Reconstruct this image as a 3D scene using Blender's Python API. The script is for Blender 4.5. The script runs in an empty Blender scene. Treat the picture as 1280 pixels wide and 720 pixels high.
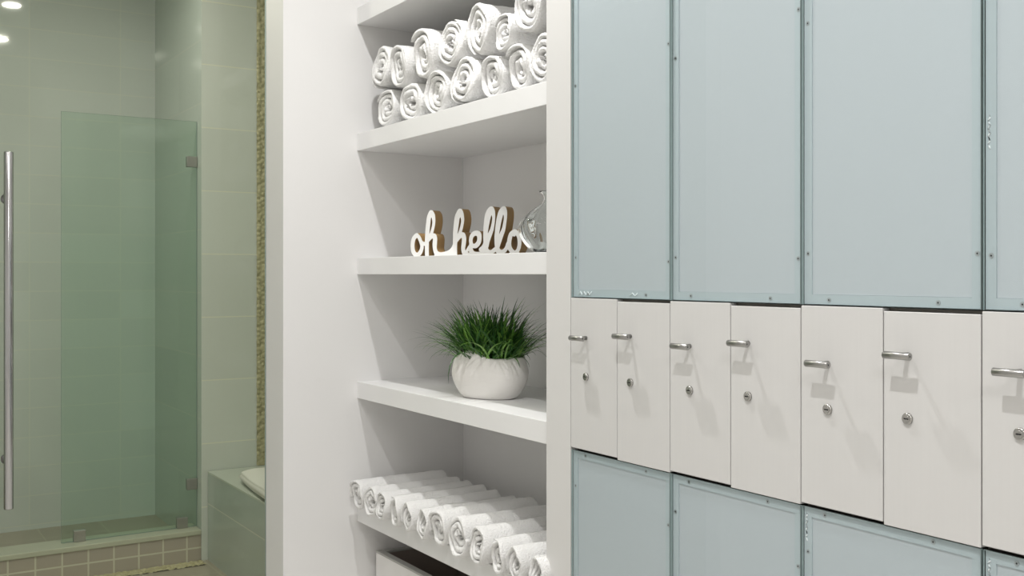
import bpy, bmesh, math, random
import numpy as np
from mathutils import Vector, Matrix

sc = bpy.context.scene
COL = sc.collection
PI = math.pi

# ------------------------------------------------------------------ camera
cd = bpy.data.cameras.new('camera')
cam = bpy.data.objects.new('camera', cd)
COL.objects.link(cam)
cam.location = (0, 0, 1.4)
cam.rotation_euler = (PI / 2, 0, -math.atan2(0.5363, 0.844))
cd.sensor_width = 36.0
cd.lens = 36.0 * 1297 / 1280
cd.shift_y = -17.0 / 1280
cd.clip_start = 0.02
sc.camera = cam

# ------------------------------------------------------------------ world and exposure
sc.view_settings.view_transform = 'Standard'
sc.view_settings.look = 'None'
sc.view_settings.gamma = 1.0
sc.view_settings.use_curve_mapping = False
sc.view_settings.exposure = -1.68
sc.cycles.transparent_max_bounces = 24
sc.cycles.max_bounces = 14
sc.cycles.diffuse_bounces = 6
sc.cycles.glossy_bounces = 6
sc.cycles.transmission_bounces = 12
sc.cycles.sample_clamp_indirect = 6.0
sc.cycles.use_denoising = True
w = bpy.data.worlds.new('world')
sc.world = w
w.use_nodes = True
w.node_tree.nodes['Background'].inputs[0].default_value = (1.0, 0.98, 0.95, 1)
w.node_tree.nodes['Background'].inputs[1].default_value = 0.0

# ceiling lamps: name, x, y, z, power, colour, radius, label
LAMPS = [
    (0.33, 0.80, 3.2, 76.0, (1.0, .99, .975), .035, 'recessed round downlight in the ceiling over the middle of the locker aisle'),
    (1.05, 2.30, 3.2, 60.0, (1.0, .99, .975), .03, 'recessed round downlight in the ceiling close above the towel niche'),
    (0.89, 3.80, 3.1, 24.0, (1.0, .96, .87), .05, 'recessed round downlight behind the glass door, toward the bench wall'),
    (0.52, 3.64, 3.1, 24.0, (1.0, .96, .87), .05, 'recessed round downlight just behind the glass door above its pull'),
    (0.84, 4.87, 3.1, 24.0, (1.0, .96, .87), .05, 'recessed round downlight in front of the shower curb'),
]
FILL_PANELS = [  # unseen panels added to raise the soft ambient light
    (-1.1, 1.9, 3.19, .6, 1.2, 24.0, 'unseen fill light panel added at the ceiling by the opposite wall of the locker room'),
    (-0.2, -1.3, 3.19, .6, 1.2, 112.0, 'unseen fill light panel added at the ceiling at the rear of the locker room'),
]

# ------------------------------------------------------------------ helpers
def tag(o, label=None, cat=None, group=None, kind=None):
    if label: o['label'] = label
    if cat: o['category'] = cat
    if group: o['group'] = group
    if kind: o['kind'] = kind
    return o


def thing(name, label, cat, loc=(0, 0, 0), rotz=0.0, group=None):
    o = bpy.data.objects.new(name, None)
    o.empty_display_size = 0.05
    COL.objects.link(o)
    o.location = loc
    o.rotation_euler = (0, 0, rotz)
    return tag(o, label, cat, group)


def link(name, me, mats, parent=None, loc=None, smooth=False):
    if not isinstance(mats, (list, tuple)): mats = [mats]
    for m in mats: me.materials.append(m)
    if smooth:
        me.polygons.foreach_set('use_smooth', [True] * len(me.polygons))
    o = bpy.data.objects.new(name, me)
    COL.objects.link(o)
    if parent is not None: o.parent = parent
    if loc is not None: o.location = loc
    return o


class MB:
    """collects geometry for one mesh"""
    def __init__(self):
        self.bm = bmesh.new()

    def box(self, x0, x1, y0, y1, z0, z1, mi=0, bev=0.0, seg=2):
        t = bmesh.new()
        v = [t.verts.new((x, y, z)) for z in (z0, z1) for y in (y0, y1) for x in (x0, x1)]
        for f in ((0, 2, 3, 1), (4, 5, 7, 6), (0, 1, 5, 4), (2, 6, 7, 3), (0, 4, 6, 2), (1, 3, 7, 5)):
            t.faces.new([v[i] for i in f])
        if bev > 0:
            bmesh.ops.bevel(t, geom=t.edges[:], offset=bev, segments=seg, affect='EDGES', profile=.5)
        for f in t.faces: f.material_index = mi
        self.merge(t)
        return self

    def merge(self, t):
        me = bpy.data.meshes.new('tmp')
        t.to_mesh(me)
        t.free()
        self.bm.from_mesh(me)
        bpy.data.meshes.remove(me)

    def tube(self, pts, r, seg=16, mi=0, cap=True, bev=0.0):
        """a round bar along pts; r number or list"""
        bm = self.bm
        n = len(pts)
        rs = r if isinstance(r, (list, tuple)) else [r] * n
        P = [Vector(p) for p in pts]
        rings = []
        up = Vector((0, 0, 1))
        for i, p in enumerate(P):
            d = (P[min(i + 1, n - 1)] - P[max(i - 1, 0)]).normalized()
            a = d.cross(up)
            if a.length < 1e-3: a = d.cross(Vector((0, 1, 0)))
            a.normalize()
            b = a.cross(d).normalized()
            rings.append([bm.verts.new(p + (a * math.cos(2 * PI * k / seg) + b * math.sin(2 * PI * k / seg)) * rs[i]) for k in range(seg)])
        for i in range(n - 1):
            for k in range(seg):
                f = bm.faces.new((rings[i][k], rings[i][(k + 1) % seg], rings[i + 1][(k + 1) % seg], rings[i + 1][k]))
                f.material_index = mi
                f.smooth = True
        if cap:
            f = bm.faces.new(rings[0]); f.material_index = mi
            f = bm.faces.new(rings[-1][::-1]); f.material_index = mi
        return self

    def build(self, name, mats, parent=None, loc=None, recalc=True, smooth=False):
        if recalc: bmesh.ops.recalc_face_normals(self.bm, faces=self.bm.faces)
        me = bpy.data.meshes.new(name)
        self.bm.to_mesh(me)
        self.bm.free()
        return link(name, me, mats, parent, loc, smooth)


def grid_mesh(name, V, closed_u=False, closed_v=False, cap_u=False):
    """V: array (nu, nv, 3)"""
    nu, nv = V.shape[:2]
    faces = []
    for i in range(nu if closed_u else nu - 1):
        for j in range(nv if closed_v else nv - 1):
            a = i * nv + j; b = i * nv + (j + 1) % nv
            c = ((i + 1) % nu) * nv + (j + 1) % nv; d = ((i + 1) % nu) * nv + j
            faces.append((a, b, c, d))
    if cap_u:
        faces.append(tuple(range(nv))[::-1])
        faces.append(tuple((nu - 1) * nv + j for j in range(nv)))
    me = bpy.data.meshes.new(name)
    me.from_pydata(V.reshape(-1, 3).tolist(), [], faces)
    bm = bmesh.new(); bm.from_mesh(me)
    bmesh.ops.recalc_face_normals(bm, faces=bm.faces)
    bm.to_mesh(me); bm.free()
    return me


# ------------------------------------------------------------------ materials
def mat(name):
    m = bpy.data.materials.new(name)
    m.use_nodes = True
    nt = m.node_tree
    return m, nt, nt.nodes, nt.links, nt.nodes['Principled BSDF']


def simple(name, col, rough=.5, metal=0.0, spec=.5, bump=0.0, scale=(60, 60, 60), vary=0.0):
    m, nt, N, L, b = mat(name)
    b.inputs['Base Color'].default_value = (*col, 1)
    b.inputs['Roughness'].default_value = rough
    b.inputs['Metallic'].default_value = metal
    b.inputs['Specular IOR Level'].default_value = spec
    if bump or vary:
        tc = N.new('ShaderNodeTexCoord'); mp = N.new('ShaderNodeMapping'); nz = N.new('ShaderNodeTexNoise')
        mp.inputs['Scale'].default_value = scale
        nz.inputs['Scale'].default_value = 1.0
        nz.inputs['Detail'].default_value = 4
        L.new(tc.outputs['Object'], mp.inputs[0]); L.new(mp.outputs[0], nz.inputs['Vector'])
        if bump:
            bp = N.new('ShaderNodeBump')
            bp.inputs['Strength'].default_value = bump
            bp.inputs['Distance'].default_value = .005 if 'terry' in name else .002
            L.new(nz.outputs['Fac'], bp.inputs['Height']); L.new(bp.outputs[0], b.inputs['Normal'])
        if vary:
            mx = N.new('ShaderNodeMix'); mx.data_type = 'RGBA'
            mx.inputs['A'].default_value = (*[c * (1 - vary) for c in col], 1)
            mx.inputs['B'].default_value = (*[min(1, c * (1 + vary)) for c in col], 1)
            L.new(nz.outputs['Fac'], mx.inputs['Factor']); L.new(mx.outputs['Result'], b.inputs['Base Color'])
    return m


def glass_sheet(name, tint, refl=1.0, rough=0.0):
    """flat pane glass: light passes straight on, tinted, with a Fresnel reflection"""
    m, nt, N, L, b = mat(name)
    N.remove(b)
    out = N['Material Output']
    tr = N.new('ShaderNodeBsdfTransparent'); tr.inputs[0].default_value = (*tint, 1)
    gl = N.new('ShaderNodeBsdfGlossy'); gl.inputs['Color'].default_value = (refl, refl, refl, 1); gl.inputs['Roughness'].default_value = rough
    fr = N.new('ShaderNodeFresnel'); fr.inputs[0].default_value = 1.35
    mx = N.new('ShaderNodeMixShader')
    ge = N.new('ShaderNodeNewGeometry'); iv = N.new('ShaderNodeMath'); iv.operation = 'SUBTRACT'; iv.inputs[0].default_value = 1.0
    ml = N.new('ShaderNodeMath'); ml.operation = 'MULTIPLY'
    L.new(ge.outputs['Backfacing'], iv.inputs[1]); L.new(iv.outputs[0], ml.inputs[0]); L.new(fr.outputs[0], ml.inputs[1])
    L.new(ml.outputs[0], mx.inputs[0]); L.new(tr.outputs[0], mx.inputs[1]); L.new(gl.outputs[0], mx.inputs[2])
    L.new(mx.outputs[0], out.inputs[0])
    return m


def tile_mat(name, col, grout, axes, size, off, mortar, rough, vary=.03, offset=0.0):
    """tiles from world coordinates: axes = which two object axes run along and up the wall"""
    m, nt, N, L, b = mat(name)
    tc = N.new('ShaderNodeTexCoord'); sp = N.new('ShaderNodeSeparateXYZ'); cb = N.new('ShaderNodeCombineXYZ')
    L.new(tc.outputs['Object'], sp.inputs[0])
    for i, a in enumerate(axes):
        ad = N.new('ShaderNodeMath'); ad.operation = 'ADD'; ad.inputs[1].default_value = off[i]
        L.new(sp.outputs['XYZ'.index(a)], ad.inputs[0]); L.new(ad.outputs[0], cb.inputs[i])
    br = N.new('ShaderNodeTexBrick')
    br.offset = offset; br.squash = 1.0
    br.inputs['Color1'].default_value = (*[c * (1 - vary) for c in col], 1)
    br.inputs['Color2'].default_value = (*[c * (1 + vary) for c in col], 1)
    br.inputs['Mortar'].default_value = (*grout, 1)
    br.inputs['Scale'].default_value = 1.0
    br.inputs['Mortar Size'].default_value = mortar
    br.inputs['Mortar Smooth'].default_value = .1
    br.inputs['Brick Width'].default_value = size[0]
    br.inputs['Row Height'].default_value = size[1]
    L.new(cb.outputs[0], br.inputs['Vector'])
    L.new(br.outputs['Color'], b.inputs['Base Color'])
    b.inputs['Roughness'].default_value = rough
    bp = N.new('ShaderNodeBump'); bp.inputs['Strength'].default_value = .25; bp.inputs['Distance'].default_value = .001; bp.invert = True
    L.new(br.outputs['Fac'], bp.inputs['Height']); L.new(bp.outputs[0], b.inputs['Normal'])
    return m


M = {}
M['paint'] = simple('white wall paint', (.79, .785, .78), .55, spec=.3, bump=.06, scale=(160, 160, 12))
M['shelf'] = simple('white shelf lacquer', (.82, .82, .82), .42, spec=.4, bump=.04, scale=(40, 40, 120))
M['laminate'] = simple('white door laminate', (.635, .63, .622), .38, spec=.45, vary=.02, scale=(120, 120, 3))
M['carcass'] = simple('grey cabinet carcass', (.30, .28, .25), .6)
M['stile'] = simple('off-white cabinet paint', (.675, .67, .66), .5, spec=.3, bump=.05, scale=(160, 160, 12))
M['chrome'] = simple('brushed nickel', (.40, .395, .385), .30, metal=1.0, bump=.03, scale=(30, 400, 400))
M['steel'] = simple('polished steel', (.46, .46, .46), .18, metal=1.0)
M['lockface'] = simple('nickel lock face', (.50, .49, .47), .25, metal=1.0)
M['black'] = simple('black slot', (.01, .01, .01), .5)
M['pane'] = glass_sheet('clear cabinet glass', (.965, .982, .984))
M['backing'] = simple('white glass backing', (.54, .575, .605), .6)
M['alu'] = simple('pale aluminium frame', (.50, .56, .585), .5)
M['glassedge'] = simple('green glass edge', (.33, .41, .41), .2)
M['seam_shade'] = simple('painted seam shade', (.03, .03, .028), .7)  # near-black colour standing in for shade in the seams between glass doors
M['screw'] = simple('steel screw', (.40, .43, .44), .4, metal=.2)
M['glue'] = simple('clear glue', (.85, .9, .92), .15)
M['towel'] = simple('white terry cotton', (.88, .876, .87), .95, spec=.1, bump=1.0, scale=(230, 230, 230))
M['bench_towel'] = simple('white terry cotton, folded', (.86, .85, .80), .95, spec=.1, bump=.6, scale=(300, 300, 300))
M['pot'] = simple('white ribbed ceramic', (.82, .80, .775), .55, spec=.35, bump=.3, scale=(26, 26, 330))
M['soil'] = simple('dark potting', (.02, .02, .016), .9)
M['signface'] = simple('white painted sign face', (.86, .855, .84), .45)
M['signwood'] = simple('golden brown wood edge', (.34, .215, .085), .55, vary=.18, scale=(60, 60, 8))
M['cream'] = simple('cream plaster', (.80, .79, .77), .6)
M['binface'] = simple('white bin front', (.80, .79, .775), .4)
M['binrim'] = simple('grey bin liner rim', (.42, .42, .40), .6, bump=.3, scale=(80, 80, 80))
M['bindark'] = simple('dark brown bin inside', (.30, .25, .22), .8)
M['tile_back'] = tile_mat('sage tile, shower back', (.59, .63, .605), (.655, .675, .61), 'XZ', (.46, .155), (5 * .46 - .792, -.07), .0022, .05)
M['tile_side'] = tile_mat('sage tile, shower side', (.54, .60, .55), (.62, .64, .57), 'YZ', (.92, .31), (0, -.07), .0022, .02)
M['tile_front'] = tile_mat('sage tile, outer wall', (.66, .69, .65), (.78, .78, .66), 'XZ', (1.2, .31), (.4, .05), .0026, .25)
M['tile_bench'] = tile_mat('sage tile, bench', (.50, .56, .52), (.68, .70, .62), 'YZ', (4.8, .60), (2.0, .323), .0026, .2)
M['tile_curb'] = tile_mat('taupe curb tile', (.40, .355, .30), (.58, .56, .46), 'XZ', (.1125, .0675), (10 * .1125 - .02, .002), .004, .4)
M['tile_floor'] = tile_mat('taupe floor tile', (.36, .325, .25), (.42, .40, .30), 'XY', (.31, .31), (.1, .1), .004, .35)
M['curbtop'] = simple('sage stone curb cap', (.46, .47, .37), .3, vary=.05, scale=(20, 20, 20))
M['floor'] = simple('pale stone floor', (.62, .60, .57), .35, vary=.04, scale=(8, 8, 8))
M['shower_glass'] = glass_sheet('green shower glass', (.90, .955, .92), .9)
M['door_glass'] = glass_sheet('greenish door glass', (.95, .965, .93), .9)
M['clamp'] = simple('satin nickel clamp', (.42, .41, .39), .35, metal=.9)

m, nt, N, L, b = mat('pebble mosaic')
tc = N.new('ShaderNodeTexCoord'); vo = N.new('ShaderNodeTexVoronoi'); vo.inputs['Scale'].default_value = 60
L.new(tc.outputs['Object'], vo.inputs['Vector'])
rp = N.new('ShaderNodeValToRGB')
rp.color_ramp.elements[0].color = (.34, .31, .17, 1); rp.color_ramp.elements[1].color = (.56, .52, .33, 1)
L.new(vo.outputs['Color'], rp.inputs[0]); L.new(rp.outputs[0], b.inputs['Base Color'])
b.inputs['Roughness'].default_value = .45
M['pebble'] = m

m, nt, N, L, b = mat('blown clear glass')
b.inputs['Base Color'].default_value = (.97, 1, 1, 1)
b.inputs['Roughness'].default_value = 0.0
b.inputs['Transmission Weight'].default_value = 1.0
b.inputs['IOR'].default_value = 1.46
M['vase'] = m

m, nt, N, L, b = mat('grass blade green')
at = N.new('ShaderNodeAttribute'); at.attribute_name = 'tone'
rp = N.new('ShaderNodeValToRGB')
rp.color_ramp.elements[0].color = (.012, .045, .010, 1); rp.color_ramp.elements[1].color = (.22, .42, .075, 1)
e = rp.color_ramp.elements.new(.55); e.color = (.035, .125, .022, 1)
L.new(at.outputs['Fac'], rp.inputs[0]); L.new(rp.outputs[0], b.inputs['Base Color'])
b.inputs['Roughness'].default_value = .4
b.inputs['Specular IOR Level'].default_value = .35
M['grass'] = m


def lens_mat(name, col, s):
    m, nt, N, L, b = mat(name)
    b.inputs['Base Color'].default_value = (.9, .9, .88, 1)
    b.inputs['Emission Color'].default_value = (*col, 1)
    b.inputs['Emission Strength'].default_value = s
    return m


# ------------------------------------------------------------------ the setting
D = 1.47                                   # locker faces
XS, XB, YN, YE = 1.489, 1.916, 3.353, 3.537


def struct(name, mb, mats):
    return tag(mb.build(name, mats), kind='structure')


struct('floor', MB().box(-2.3, 2.1, -2.6, YE - .03, -.1, 0), M['floor'])
struct('floor_shower', MB().box(-1.0, 2.3, YE - .03, 5.10, -.1, 0), M['tile_floor'])
struct('floor_pan', MB().box(-1.0, 1.44, 5.26, 6.02, -.1, .045), M['tile_floor'])
struct('ceiling', MB().box(-2.3, 2.1, -2.6, YE, 3.2, 3.3), M['cream'])
struct('ceiling_shower', MB().box(-1.0, 2.3, YE, 6.2, 3.1, 3.3), M['cream'])
struct('wall_opposite', MB().box(-2.4, -2.3, -2.6, YE, 0, 3.2), M['paint'])
struct('wall_rear', MB().box(-2.3, 2.1, -2.7, -2.6, 0, 3.2), M['paint'])
struct('wall_right', MB().box(XB, 2.1, -2.6, YN, 0, 3.2), M['paint'])
struct('wall_left', MB().box(1.22, 2.3, YN, YE, 0, 3.2), M['paint'])
struct('wall_stile', MB().box(D, D + .018, 2.049, 2.152, 0, 3.2), M['stile'])
struct('wall_divider', MB().box(D + .018, XB, 2.049, 2.11, 0, 3.2), M['paint'])
struct('wall_bulkhead', MB().box(D, XB, 2.152, YN, 2.72, 3.2).box(D, XB, -2.6, 2.049, 2.13, 3.2), M['paint'])
struct('wall_plinth', MB().box(XS + .02, XB, 2.11, YN, 0, .10), M['paint'])
struct('wall_entry', MB().box(-2.3, -.35, YE - .1, YE, 0, 3.2), M['paint'])
struct('wall_shower_back', MB().box(-1.0, 1.44, 6.02, 6.12, 0, 3.1), M['tile_back'])
struct('wall_shower_side', MB().box(1.44, 1.50, 5.1012, 6.12, 0, 3.1), M['tile_side'])
struct('wall_bench', MB().box(1.4402, 2.3, 5.10, 5.1012, 0, 3.1).box(1.50, 2.3, 5.1012, 5.2, 0, 3.1), M['tile_front'])
struct('wall_bath_right', MB().box(2.2, 2.3, YE, 5.10, 0, 3.1), M['tile_side'])
struct('wall_bath_left', MB().box(-1.1, -1.0, YE, 6.12, 0, 3.1), M['tile_side'])


def pebbles(name, w, h, cell, depth, seed):
    """a strip of rounded pebbles, flat side at 0, in local (u, v, out)"""
    rng = np.random.RandomState(seed)
    nu, nv = max(2, int(w / cell)), max(2, int(h / cell))
    res = cell / 5
    U = np.linspace(0, w, int(w / res) + 1); V = np.linspace(0, h, int(h / res) + 1)
    gu, gv = np.meshgrid(U, V, indexing='ij')
    H = np.zeros_like(gu)
    for i in range(-1, nu + 1):
        for j in range(-1, nv + 1):
            cx = (i + .5 + rng.uniform(-.25, .25)) * cell; cy = (j + .5 + (.5 if i % 2 else 0) + rng.uniform(-.2, .2)) * cell
            a = cell * rng.uniform(.42, .6); bb = cell * rng.uniform(.42, .6)
            i0, i1 = np.searchsorted(U, (cx - a, cx + a)); j0, j1 = np.searchsorted(V, (cy - bb, cy + bb))
            if i1 <= i0 or j1 <= j0: continue
            q = 1 - ((gu[i0:i1, j0:j1] - cx) / a) ** 2 - ((gv[i0:i1, j0:j1] - cy) / bb) ** 2
            H[i0:i1, j0:j1] = np.maximum(H[i0:i1, j0:j1], depth * rng.uniform(.7, 1) * np.sqrt(np.clip(q, 0, 1)))
    return gu, gv, H


gu, gv, H = pebbles('p', .42, 2.66, .024, .008, 3)
me = grid_mesh('trim_pebble', np.stack([1.716 + gu, 5.0985 - H, .438 + gv], -1))
tag(link('trim_pebble_wall', me, M['pebble'], smooth=True), kind='structure')
gu, gv, H = pebbles('p', 2.2, .085, .022, .006, 4)
me = grid_mesh('trim_pebble', np.stack([-.76 + gu, 5.01 + gv, .001 + H], -1))
tag(link('trim_pebble_floor', me, M['pebble'], smooth=True), kind='structure')

# ------------------------------------------------------------------ shower
cu = thing('shower_curb', 'low shower curb faced with two rows of taupe tiles under a sage cap', 'curb', (0, 5.10, 0))
MB().box(-1.0, 1.439, 0, .15, 0, .128).build('tiled_base', M['tile_curb'], cu)
MB().box(-1.0, 1.439, -.008, .16, .128, .153, bev=.004).build('cap', M['curbtop'], cu)

gp = thing('shower_screen', 'fixed green glass shower screen standing on the tiled curb', 'shower screen', (0, 5.173, 0))
t = bmesh.new(); mbp = MB(); mbp.box(.815, 1.4385, 0, .010, .155, 2.156)
mbp.bm.faces.ensure_lookup_table()
for f in mbp.bm.faces:
    if abs(f.normal.y) < .5: f.material_index = 1
mbp.build('pane', [M['shower_glass'], M['glassedge']], gp)


def clamp(name, x0, x1, z0, z1, parent):
    mb = MB()
    mb.box(x0, x1, -.010, -.0005, z0, z1, bev=.002)
    mb.box(x0, x1, .0105, .020, z0, z1, bev=.002)
    return mb.build(name, M['clamp'], parent)


clamp('wall_clamp', 1.388, 1.4385, 1.93, 1.982, gp)
clamp('wall_clamp', 1.388, 1.4385, .338, .392, gp)
clamp('curb_clamp', .868, .920, .154, .206, gp)
clamp('curb_clamp', 1.340, 1.392, .154, .206, gp)

bn = thing('tiled_bench', 'sage tiled bench against the wall beside the shower', 'bench', (1.47, 3.56, 0))
mb = MB().box(0, .72, 0, 1.535, 0, .425)
mb.build('body', M['tile_bench'], bn)
MB().box(-.001, .72, 0, 1.535, .425, .435, bev=.001).build('top_slab', simple('sage bench top', (.58, .62, .55), .25), bn)

# folded towel on the bench: layered soft block with a rounded nose
def folded_towel():
    rng = np.random.RandomState(8)
    nu, nv = 40, 48
    Lx, Ly, Hh = .26, .62, .066
    V = np.zeros((nu, nv, 3))
    for i in range(nu):
        s = i / (nu - 1)
        y = -Ly / 2 + Ly * s
        e = min(s, 1 - s) * Ly
        k = math.sqrt(max(0.0, 1 - (1 - min(1, e / .09)) ** 2))
        hh = Hh * (.12 + .88 * k) * (1 + .05 * math.sin(5 * s + 1))
        wx = Lx * (.55 + .45 * k)
        for j in range(nv):
            a = 2 * PI * j / nv
            ca, sa = math.cos(a), math.sin(a)
            px = wx / 2 * math.copysign(abs(ca) ** .55, ca)
            pz = hh / 2 * math.copysign(abs(sa) ** .7, sa) + hh / 2
            groove = .004 * math.cos(pz / hh * 3 * 2 * PI) if abs(ca) > .5 else 0
            V[i, j] = (px * (1 - groove / wx * 2), y, pz + .003 * math.sin(9 * y + 4 * px / Lx))
    V[..., 2] = np.maximum(V[..., 2], 0)
    return grid_mesh('folded_towel', V, closed_v=True, cap_u=True)


o = link('folded_towel', folded_towel(), M['bench_towel'], loc=(1.612, 4.46, .4352), smooth=True)
o.rotation_euler = (0, 0, -.10)
tag(o, 'plump folded white towel lying on the sage tiled bench', 'towel')

# entry glass door with the long pull
gd = thing('glass_door', 'frameless greenish glass door with long steel pull before the shower room', 'glass door', (0, 3.523, 0))
mbp = MB().box(-.345, 1.2195, 0, .012, .01, 3.05)
mbp.bm.faces.ensure_lookup_table()
for f in mbp.bm.faces:
    if abs(f.normal.y) < .5: f.material_index = 1
mbp.build('pane', [M['door_glass'], M['glassedge']], gd)
mb = MB()
hx, hy = .3976, -.062
mb.tube([(hx, hy, .691), (hx, hy, .693), (hx, hy, 1.768), (hx, hy, 1.770)], [.0125, .0135, .0135, .0125], 24)
for z in (.834, 1.631):
    mb.tube([(hx, hy + .008, z), (hx, -.006, z)], .009, 16)
    mb.tube([(hx, -.008, z), (hx, -.0005, z)], .016, 20)
mb.build('pull_handle', M['steel'], gd)

# ------------------------------------------------------------------ niche shelves
SHELF_T = {'top': (2.273, 2.332), 'towels': (1.832, 1.892), 'sign': (1.400, 1.457), 'plant': (.968, 1.026), 'rolls': (.538, .597)}
SHELF_L = {'top': 'thick white niche shelf at the top, above the stacked rolled towels',
           'towels': 'thick white niche shelf carrying the two layers of rolled towels',
           'sign': 'thick white niche shelf carrying the lettered sign and glass vase',
           'plant': 'thick white niche shelf carrying the potted grass',
           'rolls': 'thick white niche shelf carrying the single row of rolled towels'}
for k_ in SHELF_T:
    z0, z1 = SHELF_T[k_]
    o = MB().box(XS, XB - .0005, 2.1105, YN - .0005, z0, z1, bev=.0012).build('niche_shelf', M['shelf'])
    tag(o, SHELF_L[k_], 'shelf', 'white shelves of the niche')

# ------------------------------------------------------------------ lockers
Y0, PW = 2.048, .3617
ZM0, ZM1 = .9775, 1.3435


def glass_cabinet(i, upper):
    ya = Y0 - PW * i - .0020; yb = Y0 - PW * (i + 1) + .0020          # ya > yb
    z0, z1 = (ZM1 + .0015, 2.125) if upper else (.115, ZM0 - .002)
    pos = ['next to the towel niche', 'second from the towel niche', 'third from the towel niche', 'fourth from the towel niche'][i]
    row = 'tall pale blue glass cabinet above the white locker doors, ' if upper else 'pale blue glass cabinet below the white locker doors, '
    c = thing('glass_cabinet', row + pos, 'cabinet', (D, (ya + yb) / 2, z0), 0, 'glass cabinets above' if upper else 'glass cabinets below')
    h = z1 - z0; hw = (ya - yb) / 2
    MB().box(.026, XB - D - .002, -hw, hw, 0, h).build('body', M['carcass'], c)
    # door: clear glass in front, aluminium ring and white backing behind it
    mb = MB().box(.001, .006, -hw, hw, 0, h)
    mb.bm.faces.ensure_lookup_table()
    for f in mb.bm.faces:
        if abs(f.normal.x) < .5: f.material_index = 1
    d = mb.build('door', [M['pane'], M['glassedge']], c)
    w_ = .0185
    mb = MB()
    mb.box(.0066, .022, -hw + .001, -hw + w_, .001, h - .001)
    mb.box(.0066, .022, hw - w_, hw - .001, .001, h - .001)
    mb.box(.0066, .022, -hw + w_, hw - w_, .001, w_)
    mb.box(.0066, .022, -hw + w_, hw - w_, h - w_, h - .001)
    for f in mb.bm.faces:
        c_ = f.calc_center_median()
        if abs(c_.y) > hw - .0015 or c_.z < .0015 or c_.z > h - .0015: f.material_index = 1  # outer frame sides get the painted seam shade
    tag(mb.build('frame', [M['alu'], M['seam_shade']], d), 'pale aluminium frame behind the glass')
    MB().box(.0085, .020, -hw + w_ + .0002, hw - w_ - .0002, w_ + .0002, h - w_ - .0002).build('backing', M['backing'], d)
    rng = random.Random(10 * i + upper)
    if upper: spots = [(hw - .0095, .09), (hw - .0095, .515), (-hw + .0095, .083), (-hw + .0095, .545), (hw - .058, .0095), (-hw + .082, .0095)]
    else: spots = [(hw - .052, h - .0095), (-hw + .085, h - .0095), (hw - .0095, h - .085), (-hw + .0095, h - .11)]
    for (y, z) in spots:
        y += rng.uniform(-.004, .004) if abs(y) < hw - .02 else rng.uniform(-.001, .001)
        z += rng.uniform(-.008, .008) if .02 < z < h - .02 else rng.uniform(-.001, .001)
        mb = MB()
        mb.tube([(.0064, y, z), (.0058 + .0003, y, z)], [.0042, .0042], 14)
        mb.tube([(.0066, y, z), (.0060, y, z)], [.0042, .0042], 14)
        mb.tube([(.0059, y, z), (.00585, y, z)], [.0016, .0016], 8, mi=1)
        mb.build('screw', [M['screw'], M['black']], d)
    # lumps of clear glue in the frame corners
    if upper and i == 0:
        pts = [(.0063, hw - .022 - .0075 * q, .006 + (.008 if q % 2 else 0)) for q in range(8)]
        MB().tube(pts, .0012, 6).build('glue_bead', M['glue'], d)
        pts = [(.0063, -hw + .14 - .009 * q, .007 + (.006 if q % 2 else 0)) for q in range(4)]
        MB().tube(pts, .0011, 6).build('glue_bead', M['glue'], d)
    if (upper and i == 3) or (not upper and i in (2, 3)):
        zz = (.30 if upper else h - .012)
        pts = [(.0063, hw - .007 - .002 * math.sin(q * 2.1), zz - .004 * q) for q in range(14)]
        MB().tube(pts, [.0009 + .0008 * abs(math.sin(q * 1.7)) for q in range(14)], 6).build('glue_bead', M['glue'], d)


for i in range(4): glass_cabinet(i, True)
for i in range(4): glass_cabinet(i, False)
struct('baseboard_lockers', MB().box(D + .05, XB, .60, 2.048, 0, .112), M['paint'])
struct('wall_beyond_lockers', MB().box(D, XB, -2.6, Y0 - 4 * PW - .001, 0, 2.13), M['paint'])

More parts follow.
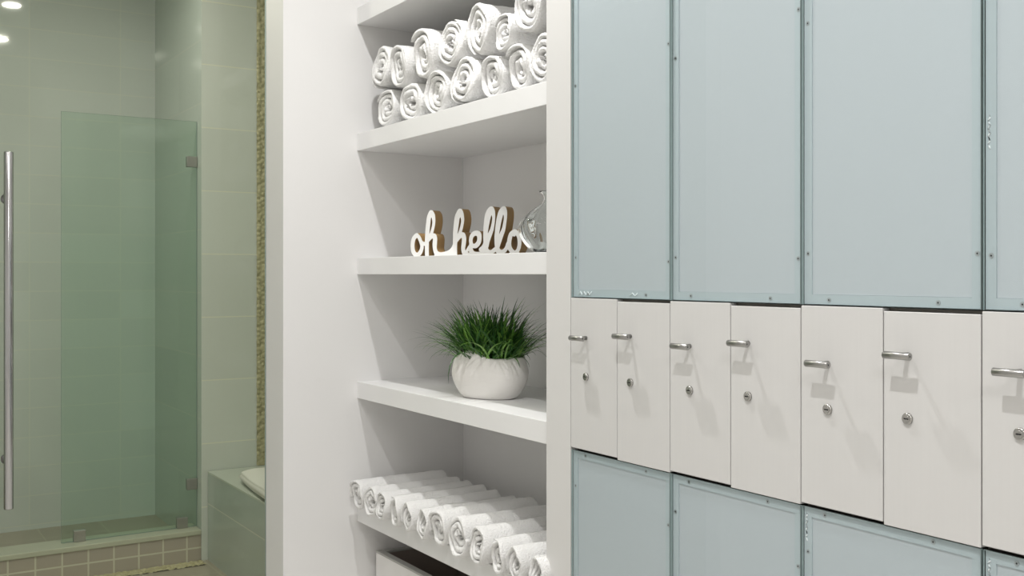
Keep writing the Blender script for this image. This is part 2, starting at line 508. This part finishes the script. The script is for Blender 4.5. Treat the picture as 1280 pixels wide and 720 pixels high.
HZ = [1.249, 1.2615, 1.251, 1.2665, 1.241, 1.267, 1.2545]
LZ = [1.157, 1.158, 1.159, 1.163, 1.159, 1.162, 1.162]
ORD = ['first', 'second', 'third', 'fourth', 'fifth', 'sixth', 'seventh']
DW = PW / 2
for i in range(8):
    if i == 7: continue
    ya = Y0 - DW * i; yb = ya - DW
    odd = (i % 2 == 0)
    z0, z1 = (ZM0 + .0045, ZM1 - .0005) if odd else (ZM0, ZM1 - .0055)
    cy = (ya + yb) / 2
    c = thing('small_locker', 'small white locker with T-bar knob and round lock, %s from the towel niche' % ORD[i], 'locker', (D, cy, ZM0), 0, 'small white lockers')
    hw = DW / 2
    MB().box(.022, XB - D - .002, -hw, hw, .0005, ZM1 - ZM0 - .0005).build('body', M['carcass'], c)
    d = MB().box(0, .019, -hw + .0012, hw - .0012, z0 - ZM0, z1 - ZM0, bev=.0008, seg=1).build('door', M['laminate'], c)
    hy = (hw - (.0635 if odd else .0490)); hz = HZ[i] - ZM0; lz = LZ[i] - ZM0
    mb = MB()
    bx = -.029
    mb.tube([(bx, hy + .0255, hz), (bx, hy + .0248, hz), (bx, hy - .0248, hz), (bx, hy - .0255, hz)], [.0055, .0063, .0063, .0055], 24)
    mb.tube([(bx, hy, hz), (-.0002, hy, hz)], .0048, 16)
    mb.tube([(bx - .0001, hy - .0256, hz), (bx, hy - .0259, hz)], [.0016, .0016], 10, mi=1)
    tag(mb.build('knob', [M['chrome'], M['black']], d), 'brushed nickel T-bar knob')
    mb = MB()
    mb.tube([(-.0002, hy, lz), (-.0035, hy, lz), (-.0045, hy, lz)], [.0095, .0095, .0082], 28)
    mb.tube([(-.0044, hy, lz), (-.0053, hy, lz)], [.0062, .0058], 24)
    mb.box(-.0058, -.0050, hy - .0042, hy + .0042, lz - .0011, lz + .0011, mi=1)
    tag(mb.build('lock', [M['lockface'], M['black']], d), 'round nickel keyhole lock')

# ------------------------------------------------------------------ rolled towels
def roll_mesh(seed, L=.37, R=.075, turns=3.0, r_in=.10):
    rng = np.random.RandomState(seed)
    nth = int(turns * 34)
    ht = (1 - r_in) / turns * .5
    th0 = rng.uniform(0, 2 * PI)
    prof = []                                   # (radial -1..1, axial -1..1 with ends rounded)
    na, nr = 20, 6
    for q in range(na + 1): prof.append((1, -1 + 2 * q / na, 0))
    for q in range(1, nr): prof.append((math.cos(PI * q / nr), 1, math.sin(PI * q / nr)))
    for q in range(na + 1): prof.append((-1, 1 - 2 * q / na, 0))
    for q in range(1, nr): prof.append((-math.cos(PI * q / nr), -1, -math.sin(PI * q / nr)))
    ph = rng.uniform(0, 2 * PI, 12)
    V = np.zeros((nth + 1, len(prof), 3))
    for i in range(nth + 1):
        f = i / nth
        th = 2 * PI * turns * f
        g1 = 1 - (1 - f) ** 1.3; fp = max(0.0, f - 1 / turns); g0 = 1 - (1 - fp) ** 1.3
        hl = max(.5 * ht, .5 * (1 - r_in) * (g1 - g0))
        r = r_in + (1 - r_in) * g1 - hl * .55
        tk = hl * (.78 + .10 * math.sin(2.3 * th + ph[0]))
        if f > .965: tk *= 1 - .55 * (f - .965) / .035
        # the core of a real roll crumples
        cr = (1 - f) ** 1.5
        dx = .06 * cr * math.sin(3 * th + ph[1]); dth = .35 * cr * math.sin(1.7 * th + ph[2])
        axn = .005 * math.sin(.9 * th + ph[3]) + .003 * math.sin(3.1 * th + ph[4]) + .010 * (1 - f) * (1 + math.sin(ph[9]))
        for j, (pr, pa, pe) in enumerate(prof):
            x = L / 2 + pa * (L / 2 - ht * R) + pe * ht * R * .9 + axn * (1 if pa < 0 else .6)
            rr = (r + dx) + pr * tk
            wob = .018 * math.sin(2 * th + 10 * x + ph[5]) + .014 * math.sin(3 * th - 31 * x + ph[6]) + .010 * math.sin(7 * th + 47 * x + ph[7])
            rr = rr + wob * r
            a = -(th + dth + th0)
            V[i, j] = (x, rr * R * math.cos(a), rr * R * math.sin(a))
    # terry unevenness
    n = rng.normal(0, .0006, V.shape)
    V += n
    me = grid_mesh('rolled_towel', V, closed_v=True, cap_u=True)
    me.materials.append(M['towel'])
    me.polygons.foreach_set('use_smooth', [True] * len(me.polygons))
    return me


ROLLS = [roll_mesh(s, turns=tn, r_in=ri) for s, tn, ri in ((1, 3.5, .08), (2, 3.1, .10), (3, 3.7, .08), (4, 3.2, .06), (5, 3.4, .12), (6, 3.0, .10), (7, 3.6, .08), (8, 3.3, .08))]
THIN = [roll_mesh(s, L=.34, R=.05, turns=tn, r_in=ri) for s, tn, ri in ((21, 3.0, .14), (22, 3.3, .10), (23, 3.5, .10), (24, 2.8, .18), (25, 3.2, .08), (26, 3.4, .12))]


def towel(me, x, y, z, sx, sy, sz, label, group, yaw=0.0, roll=0.0):
    o = bpy.data.objects.new('rolled_towel', me)
    COL.objects.link(o)
    o.location = (x, y, z)
    o.scale = (sx, sy, sz)
    o.rotation_euler = (roll, 0, yaw)
    return tag(o, label, 'towel', group)


LOWER = [(3.170, .078, .064), (2.986, .074, .064), (2.812, .076, .068), (2.636, .076, .073), (2.490, .066, .066), (2.352, .064, .064), (2.225, .060, .072)]
UPPER = [(3.200, 2.099, .070, .076), (3.060, 2.085, .066, .076), (2.897, 2.090, .070, .080), (2.722, 2.095, .072, .074), (2.560, 2.101, .068, .078), (2.424, 2.064, .050, .056), (2.286, 2.112, .062, .074)]
ZT = 1.892
random.seed(5)
for i, (y, ry, rz) in enumerate(LOWER):
    towel(ROLLS[i % 8], XS + .012 + random.uniform(0, .008), y, ZT + rz * 1.0 + .001, 1.04, ry / .075, rz / .075,
          'white rolled towel in the lower layer of the towel pile, %s from the partition wall' % ORD[i], 'towels piled on the upper shelf', random.uniform(-.02, .02))
for i, (y, z, ry, rz) in enumerate(UPPER):
    lab = 'white rolled towel in the upper layer of the towel pile, %s from the partition wall' % ORD[i]
    if i == 5: lab = 'smallest tightly rolled white towel, in the upper layer of the towel pile'
    towel(ROLLS[(i + 3) % 8], XS + .008 + random.uniform(0, .012), y, z, 1.02, ry / .075, rz / .075, lab,
          'towels piled on the upper shelf', random.uniform(-.025, .025))
ORD2 = ORD + ['eighth', 'ninth', 'tenth', 'eleventh', 'twelfth']
ROW = [3.268, 3.165, 3.074, 2.985, 2.887, 2.794, 2.695, 2.570, 2.457, 2.360, 2.267, 2.172]
RR = [.051, .049, .047, .049, .048, .049, .054, .058, .054, .049, .048, .048]
GAP = [2 * min(abs(ROW[i] - ROW[j]) for j in (i - 1, i + 1) if 0 <= j < 12) / .1 for i in range(12)]
for i, (y, r) in enumerate(zip(ROW, RR)):
    towel(THIN[i % 6], XS - .044 + random.uniform(-.003, .003), y, .597 + r * 1.02, 1.0, min(r / .05, GAP[i]) * .88, r / .05 * 1.03,
          'slim white rolled towel in the row on the low shelf, %s from the partition wall' % ORD2[i], 'towels in the row on the low shelf', random.uniform(-.03, .03))

# ------------------------------------------------------------------ lettered sign
STROKES = [[(24.4, 68.9, 6.4), (12.8, 57.2, 6.7), (8.8, 34.4, 6.7), (13.1, 13.6, 6.7), (26.2, 5.0, 6.7), (38.4, 13.4, 6.4), (44.9, 30.9, 5.8), (39.8, 49.2, 5.5), (32.7, 62.9, 5.5), (24.4, 68.9, 6.1)], [(33.4, 61.4, 5.2), (41.6, 46.7, 5.2), (52.1, 40.5, 5.5), (63.1, 42.8, 6.0)], [(63.9, -4.1, 6.7), (63.1, 24.6, 6.7), (63.9, 54.9, 7.0), (65.6, 82.0, 7.3), (68.5, 106.1, 7.3), (72.1, 127.2, 7.2), (79.5, 138.5, 8.7)], [(79.5, 138.5, 8.7), (85.6, 131.4, 7.2), (89.5, 114.7, 5.1), (87.7, 96.7, 4.8), (82.0, 77.2, 5.1), (78.1, 66.7, 6.0)], [(69.9, 51.7, 4.2), (79.9, 63.1, 6.0), (89.8, 65.0, 7.8), (94.1, 55.9, 7.2), (93.0, 39.4, 7.5), (93.4, 24.3, 6.6), (99.4, 10.7, 7.2), (113.5, 5.5, 7.2), (129.3, 6.8, 7.2), (146.8, 11.7, 7.2), (160.7, 23.5, 6.6), (169.4, 41.3, 6.6)], [(97.6, 2.6, 6.0), (118.8, 0.0, 6.6), (143.3, 2.2, 5.4), (153.8, 8.1, 4.2)], [(168.7, -4.9, 7.1), (168.0, 23.4, 6.9), (168.7, 53.2, 7.4), (170.1, 80.0, 8.0), (173.2, 103.7, 8.6), (177.3, 124.5, 8.9), (186.3, 139.7, 9.5)], [(186.3, 139.7, 9.5), (191.8, 131.5, 7.4), (196.0, 115.1, 5.0), (193.6, 97.3, 4.7), (188.4, 79.6, 5.0), (183.2, 64.9, 5.9)], [(175.3, 50.1, 4.8), (184.9, 61.9, 6.5), (196.0, 67.0, 7.7), (201.1, 57.2, 7.1), (200.1, 40.9, 7.1), (198.0, 23.1, 6.5), (202.2, 9.7, 7.1), (214.2, 4.6, 6.5), (229.5, 3.5, 5.9)], [(160.7, 2.1, 4.8), (169.4, -0.4, 6.0)], [(202.2, -0.7, 5.3), (215.9, -1.4, 4.1)], [(210.7, 14.1, 4.1), (219.3, 27.3, 4.4), (226.8, 34.6, 5.9), (225.4, 49.4, 5.9), (230.2, 64.1, 6.5), (242.1, 71.2, 7.4), (254.0, 68.1, 7.9), (256.7, 54.8, 7.1), (253.3, 41.6, 7.1), (243.1, 32.0, 7.1), (230.2, 32.2, 5.9)], [(226.8, 34.6, 6.5), (225.4, 19.8, 7.1), (234.6, 7.9, 7.1), (253.3, 5.4, 7.1), (270.2, 10.5, 6.5), (280.2, 22.2, 5.3)], [(229.5, -0.3, 4.7), (253.3, -1.1, 5.3), (266.8, 1.2, 3.5)], [(285.2, 2.8, 5.5), (280.4, 20.1, 6.9), (278.0, 51.2, 6.9), (278.8, 75.3, 7.6), (282.0, 99.4, 9.0), (285.9, 119.9, 10.0), (291.1, 135.3, 9.6), (298.5, 143.0, 10.0)], [(298.5, 143.0, 10.0), (304.0, 134.9, 7.6), (307.2, 119.4, 4.8), (305.6, 102.3, 4.8), (300.9, 81.7, 5.8), (293.0, 64.7, 6.9), (285.2, 44.2, 6.9), (282.0, 30.4, 6.9)], [(261.4, 20.3, 6.2), (271.3, 30.6, 4.8), (276.5, 44.3, 4.1)], [(280.4, 20.1, 6.9), (289.1, 12.4, 6.2), (300.9, 12.3, 6.2), (311.9, 19.7, 6.2)], [(326.3, 4.2, 4.8), (320.5, 19.6, 6.9), (317.3, 50.5, 6.9), (319.7, 74.5, 7.5), (323.6, 98.4, 8.2), (328.3, 118.9, 8.9), (333.7, 134.1, 8.9), (341.9, 142.4, 9.6)], [(341.9, 142.4, 9.6), (346.9, 133.7, 6.8), (348.5, 118.3, 4.8), (346.1, 101.3, 4.8), (341.5, 80.9, 5.8), (334.1, 64.0, 6.8), (326.3, 43.6, 6.9), (321.2, 29.9, 6.9)], [(320.5, 19.6, 6.9), (330.2, 12.0, 6.2), (341.9, 13.3, 6.2), (351.5, 22.7, 5.5), (357.3, 36.3, 6.1)], [(380.4, 73.3, 7.1), (367.8, 65.1, 6.8), (361.6, 43.0, 6.8), (363.9, 22.6, 6.8), (377.8, 9.5, 6.1), (390.8, 15.5, 5.4), (396.9, 34.0, 5.8), (395.4, 56.1, 6.1), (387.7, 69.8, 6.8), (380.4, 73.3, 7.1)], [(383.1, 69.9, 5.1), (378.5, 61.5, 3.1)], [(365.1, 4.8, 4.8), (378.5, 3.4, 4.8), (393.8, 5.9, 4.1)]]


def sign_outline():
    res = 1.0
    x0, x1, z0, z1 = -6.0, 412.0, 0.0, 160.0
    nx, nz = int((x1 - x0) / res) + 1, int((z1 - z0) / res) + 3
    X, Z = np.meshgrid(x0 + res * np.arange(nx), z0 - res + res * np.arange(nz), indexing='ij')
    F = np.full(X.shape, 1e3)
    for st in STROKES:
        # smooth the pen stroke with a Catmull-Rom curve
        P = np.array(st, float)
        Q = []
        for i in range(len(P) - 1):
            p0 = P[max(i - 1, 0)]; p1 = P[i]; p2 = P[i + 1]; p3 = P[min(i + 2, len(P) - 1)]
            for t in np.linspace(0, 1, 7)[:-1]:
                Q.append(.5 * (2 * p1 + (p2 - p0) * t + (2 * p0 - 5 * p1 + 4 * p2 - p3) * t * t + (3 * p1 - p0 - 3 * p2 + p3) * t ** 3))
        Q.append(P[-1])
        for a, b_ in zip(Q[:-1], Q[1:]):
            d = b_[:2] - a[:2]; l2 = max(1e-9, d @ d)
            t = np.clip(((X - a[0]) * d[0] + (Z - a[1]) * d[1]) / l2, 0, 1)
            dist = np.hypot(X - a[0] - t * d[0], Z - a[1] - t * d[1]) - (a[2] + .5 + t * (b_[2] - a[2]))
            F = np.minimum(F, dist)
    F = np.maximum(F, .01 - Z)                 # cut flat along the foot
    F = np.where(np.abs(F) < 1e-6, 1e-6, F)
    # marching squares -> closed loops
    seg = {}
    def pt(i, j, e):
        if e == 0: a, b_ = (i, j), (i + 1, j)
        elif e == 1: a, b_ = (i + 1, j), (i + 1, j + 1)
        elif e == 2: a, b_ = (i, j + 1), (i + 1, j + 1)
        else: a, b_ = (i, j), (i, j + 1)
        return (a, b_)
    table = {1: [(3, 0)], 2: [(0, 1)], 3: [(3, 1)], 4: [(1, 2)], 5: [(3, 2), (1, 0)], 6: [(0, 2)], 7: [(3, 2)], 8: [(2, 3)], 9: [(2, 0)],
             10: [(0, 3), (2, 1)], 11: [(2, 1)], 12: [(1, 3)], 13: [(1, 0)], 14: [(0, 3)]}
    ins = F < 0
    code = (ins[:-1, :-1] * 1 + ins[1:, :-1] * 2 + ins[1:, 1:] * 4 + ins[:-1, 1:] * 8)
    for i, j in zip(*np.nonzero((code > 0) & (code < 15))):
        for (a, b_) in table[int(code[i, j])]:
            seg[pt(i, j, a)] = pt(i, j, b_)
    loops = []
    while seg:
        k0 = next(iter(seg)); k = k0; lp = []
        while k in seg:
            nk = seg.pop(k); lp.append(k); k = nk
        out = []
        for (a, b_) in lp:
            fa, fb = F[a], F[b_]; t = fa / (fa - fb)
            out.append((X[a] + t * (X[b_] - X[a]), Z[a] + t * (Z[b_] - Z[a])))
        if len(out) > 14: loops.append(out)
    return loops


def sign_mesh(th=.045):
    cu_ = bpy.data.curves.new('sign', 'CURVE')
    cu_.dimensions = '2D'
    cu_.fill_mode = 'BOTH'
    cu_.extrude = th / 2
    for lp in sign_outline():
        A = np.array(lp)
        S = (np.roll(A, 1, 0) + 2 * A + np.roll(A, -1, 0)) / 4
        S[A[:, 1] < .3] = A[A[:, 1] < .3]
        S = S[::2]
        sp = cu_.splines.new('POLY')
        sp.points.add(len(S) - 1)
        for p, (x, z) in zip(sp.points, S): p.co = (x / 1000, z / 1000, 0, 1)
        sp.use_cyclic_u = True
    ob = bpy.data.objects.new('tmp_sign', cu_)
    COL.objects.link(ob)
    bpy.context.view_layer.update()
    me = bpy.data.meshes.new_from_object(ob.evaluated_get(bpy.context.evaluated_depsgraph_get()))
    bpy.data.objects.remove(ob)
    me.materials.clear()
    return me


me = sign_mesh()
TH = .045
# local: curve x -> along the sign, curve y -> up, curve z -> depth
du = Vector((.49667, -.86794, 0)); nb = Vector((.86794, .49667, 0))
sg = thing('word_sign', 'freestanding white cut-out sign reading oh hello with golden brown wood edges', 'sign', (1.52, 3.0038, 1.457))
bm = bmesh.new(); bm.from_mesh(me)
front = [f for f in bm.faces if abs(f.normal.z) > .5]
# the word face: the front layer, a thin white skin of its own
zf = max(v.co.z for v in bm.verts)
fm = bmesh.new()
vm = {}
for f in front:
    if f.calc_center_median().z > 0:
        for v in f.verts:
            if v not in vm: vm[v] = fm.verts.new(v.co)
        fm.faces.new([vm[v] for v in f.verts])
r = bmesh.ops.extrude_face_region(fm, geom=fm.faces[:])
bmesh.ops.translate(fm, verts=[v for v in r['geom'] if isinstance(v, bmesh.types.BMVert)], vec=(0, 0, .0012))
for B_ in (bm, fm):
    for v in B_.verts:
        u, z, dpt = v.co.x, v.co.y, TH / 2 - v.co.z
        p = du * u + nb * dpt
        v.co = (p.x, p.y, z + .0003)
    bmesh.ops.recalc_face_normals(B_, faces=B_.faces)
me.clear_geometry(); bm.to_mesh(me); bm.free()
link('letter_block', me, M['signwood'], sg)
me2 = bpy.data.meshes.new('letter_face'); fm.to_mesh(me2); fm.free()
tag(link('letter_face', me2, M['signface'], sg), 'white painted front of the letters')

# ------------------------------------------------------------------ glass vase
def vase_mesh():
    prof = [(0.000, .000), (.030, .000), (.036, .002), (.058, .016), (.073, .038), (.079, .062), (.074, .084), (.058, .104), (.038, .120), (.022, .131), (.0150, .140), (.0140, .150), (.0185, .158), (.0255, .163), (.0262, .1655),
            (.0235, .1655), (.0165, .1600), (.0115, .150), (.0122, .140), (.0195, .129), (.0355, .1175), (.0555, .1015), (.0710, .083), (.0755, .062), (.0695, .040), (.0550, .0195), (.0340, .0075), (0.000, .0065)]
    # refine
    P = np.array(prof); Q = []
    for i in range(len(P) - 1):
        p0 = P[max(i - 1, 0)]; p1 = P[i]; p2 = P[i + 1]; p3 = P[min(i + 2, len(P) - 1)]
        for t in (0, .25, .5, .75):
            Q.append(.5 * (2 * p1 + (p2 - p0) * t + (2 * p0 - 5 * p1 + 4 * p2 - p3) * t * t + (3 * p1 - p0 - 3 * p2 + p3) * t ** 3))
    Q.append(P[-1]); Q = np.array(Q); Q[:, 0] = np.maximum(Q[:, 0], 1e-4)
    n = 96
    V = np.zeros((len(Q), n, 3))
    half = len(Q) // 2
    for i, (r_, z_) in enumerate(Q):
        amp = .045 * min(1, max(0, (r_ - .02) / .05)) * (1 if i < half else .35)
        for j in range(n):
            a = 2 * PI * j / n
            rr = r_ * (1 + amp * math.sin(9 * a + 26 * z_ + (z_ * 10) ** 2))
            V[i, j] = (rr * math.cos(a), rr * math.sin(a), z_)
    return grid_mesh('glass_vase', V, closed_v=True, cap_u=True)


o = link('glass_vase', vase_mesh(), M['vase'], loc=(1.578, 2.300, 1.4575), smooth=True)
tag(o, 'round clear blown glass vase with swirled ribs and flared narrow neck', 'vase')

# ------------------------------------------------------------------ potted grass
PX, PY, PZ = 1.631, 2.692, 1.0262
rot = math.atan2(-.89, .45)
pp = thing('potted_grass', 'tuft of green artificial grass in a white oval ceramic bowl with wavy rim', 'plant', (PX, PY, PZ), rot)
A_, B_ = .122, .081


def rim(a):
    # a: angle in the bowl; the rim lifts in a wave on one side
    d = (a - 4.5 + PI) % (2 * PI) - PI
    d2 = (a - 5.1 + PI) % (2 * PI) - PI
    return .127 + .021 * math.exp(-(d / .36) ** 2) - .003 * math.exp(-(d2 / .6) ** 2)


def pot_mesh():
    nu, nv = 40, 128
    rows = []
    prof = []
    for s in np.linspace(0, 1, 26):
        # outside, foot to rim
        rad = .70 + .31 * math.sin(min(1, s / .62) * PI / 2) ** .8 - .10 * max(0, (s - .55) / .45) ** 1.7
        prof.append((rad, s, 1))
    for s in np.linspace(1, .45, 12):
        rad = .70 + .31 * math.sin(min(1, s / .62) * PI / 2) ** .8 - .10 * max(0, (s - .55) / .45) ** 1.7
        prof.append((rad - .06, s, 0))
    V = np.zeros((len(prof) + 1, nv, 3))
    for j in range(nv):
        a = 2 * PI * j / nv
        ca, sa = math.cos(a), math.sin(a)
        ex = .86
        ux = A_ * math.copysign(abs(ca) ** ex, ca); uy = B_ * math.copysign(abs(sa) ** ex, sa)
        V[0, j] = (ux * .62, uy * .62, 0)
        for i, (rd, s, _) in enumerate(prof):
            V[i + 1, j] = (ux * rd, uy * rd, .003 + s * (rim(a) - .003) - (.004 if not _ and s > .99 else 0))
    return grid_mesh('bowl', V, closed_v=True, cap_u=True)


link('bowl', pot_mesh(), M['pot'], pp, smooth=True)
V = np.zeros((2, 48, 3))
for j in range(48):
    a = 2 * PI * j / 48
    V[0, j] = (A_ * .82 * math.cos(a), B_ * .82 * math.sin(a), .108)
    V[1, j] = (A_ * .01 * math.cos(a), B_ * .01 * math.sin(a), .116)
link('soil', grid_mesh('soil', V, closed_v=True, cap_u=True), M['soil'], pp)


def grass_mesh():
    rng = random.Random(11)
    verts, faces, tone = [], [], []
    for k in range(900):
        u = rng.uniform(0, 2 * PI); q = math.sqrt(rng.random())
        bx, by = A_ * .74 * q * math.cos(u), B_ * .74 * q * math.sin(u)
        ln = rng.uniform(.09, .20) * (1.0 if rng.random() < .85 else 1.15)
        out = Vector((math.cos(u) * A_, math.sin(u) * B_, 0)).normalized()
        az = math.atan2(out.y, out.x) + rng.gauss(0, .7 + 1.6 * (1 - q))
        lean0 = .08 + .95 * q * rng.random()
        bend = rng.uniform(.2, 1.1) + .9 * q * rng.random()
        if rng.random() < .12: bend += 1.2
        w_ = rng.uniform(.0018, .0036)
        tn = min(1, max(0, rng.gauss(.50, .24)))
        p = Vector((bx, by, .106)); ang = lean0
        n = 9
        side = Vector((-math.sin(az), math.cos(az), 0))
        base = len(verts)
        curl = rng.gauss(0, .25)
        for i in range(n + 1):
            f = i / n
            wd = w_ * (1 - f ** 2.2) * (.7 + .6 * math.sin(min(1, f * 2) * PI / 2)) + .00015
            d = Vector((math.cos(az + curl * f) * math.sin(ang), math.sin(az + curl * f) * math.sin(ang), math.cos(ang)))
            nn = side.cross(d)
            verts += [tuple(p - side * wd), tuple(p + nn * wd * .35), tuple(p + side * wd)]
            tip = (f - .8) / .2 if f > .8 else 0
            tone += [min(1, max(0, tn + .15 * f - .35 * tip))] * 3
            p = p + d * (ln / n)
            ang += bend / n * (.4 + 1.2 * f)
        for i in range(n):
            a = base + 3 * i
            faces += [(a, a + 1, a + 4, a + 3), (a + 1, a + 2, a + 5, a + 4)]
    # keep the tuft clear of the wall behind, the shelf below
    me = bpy.data.meshes.new('foliage')
    me.from_pydata(verts, [], faces)
    at = me.attributes.new('tone', 'FLOAT', 'POINT')
    at.data.foreach_set('value', tone)
    return me


link('foliage', grass_mesh(), M['grass'], pp, smooth=True)

# ------------------------------------------------------------------ laundry bin under the low shelf
bx0 = 1.545
bi = thing('open_bin', 'white box bin with grey rim and dark inside under the lowest towel shelf', 'bin', (bx0, 2.72, .10))
W2, Dp, Hh = .598, .335, .335
MB().box(0, .016, -W2, W2, 0, Hh - .008, bev=.001).build('front_panel', M['binface'], bi)
mb = MB()
mb.box(.016, Dp, W2 - .014, W2, 0, Hh - .012).box(.016, Dp, -W2, -W2 + .014, 0, Hh - .012).box(Dp - .014, Dp, -W2 + .014, W2 - .014, 0, Hh - .012)
mb.box(.016, Dp - .014, -W2 + .014, W2 - .014, 0, .012)
mb.build('inner_box', M['bindark'], bi)
mb = MB()
mb.box(-.0015, .024, -W2, W2, Hh - .0078, Hh, bev=.002).box(.0245, Dp, W2 - .018, W2, Hh - .0115, Hh - .002, bev=.002).box(.0245, Dp, -W2, -W2 + .018, Hh - .0115, Hh - .002, bev=.002)
mb.build('rim', M['binrim'], bi)

# ------------------------------------------------------------------ ceiling lamps and added fill panels
for (x, y, z, p, c, r, lab) in LAMPS:
    t_ = thing('ceiling_downlight', lab, 'ceiling light', (x, y, z), 0, 'recessed downlights')
    mb = MB()
    n = 40
    V = np.zeros((5, n, 3))
    for j in range(n):
        a = 2 * PI * j / n
        for i, (rr, zz) in enumerate(((r + .045, -.0005), (r + .043, -.006), (r + .012, -.008), (r + .006, -.003), (r + .004, -.0006))):
            V[i, j] = (rr * math.cos(a), rr * math.sin(a), zz)
    link('trim_ring', grid_mesh('trim_ring', V, closed_v=True), M['shelf'], t_, smooth=True)
    MB().tube([(0, 0, -.0010), (0, 0, -.0024)], r + .008, 32).build('lens', lens_mat('lamp lens', c, 14.0), t_)
    ld = bpy.data.lights.new('lamp', 'AREA')
    ld.shape = 'DISK'; ld.size = 2 * r; ld.energy = p; ld.color = c; ld.spread = math.radians(150 if y < 3.3 else 178)
    lo = bpy.data.objects.new('lamp', ld); COL.objects.link(lo)
    lo.parent = t_; lo.location = (0, 0, -.012)
for (x, y, z, wx, wy, p, lab) in FILL_PANELS:  # added fill light, out of view above the room
    t_ = thing('added_fill_panel', lab, 'ceiling light', (x, y, z))
    MB().box(-wx / 2 - .02, wx / 2 + .02, -wy / 2 - .02, wy / 2 + .02, .002, .0095, bev=.002).build('housing', M['shelf'], t_)
    MB().box(-wx / 2, wx / 2, -wy / 2, wy / 2, -.002, .0018).build('diffuser', lens_mat('fill panel glow', (1, .98, .95), 2.0), t_)
    ld = bpy.data.lights.new('lamp', 'AREA')
    ld.shape = 'RECTANGLE'; ld.size = wx; ld.size_y = wy; ld.energy = p; ld.color = (1, .98, .95)
    lo = bpy.data.objects.new('lamp', ld); COL.objects.link(lo)
    lo.parent = t_; lo.location = (0, 0, -.006)
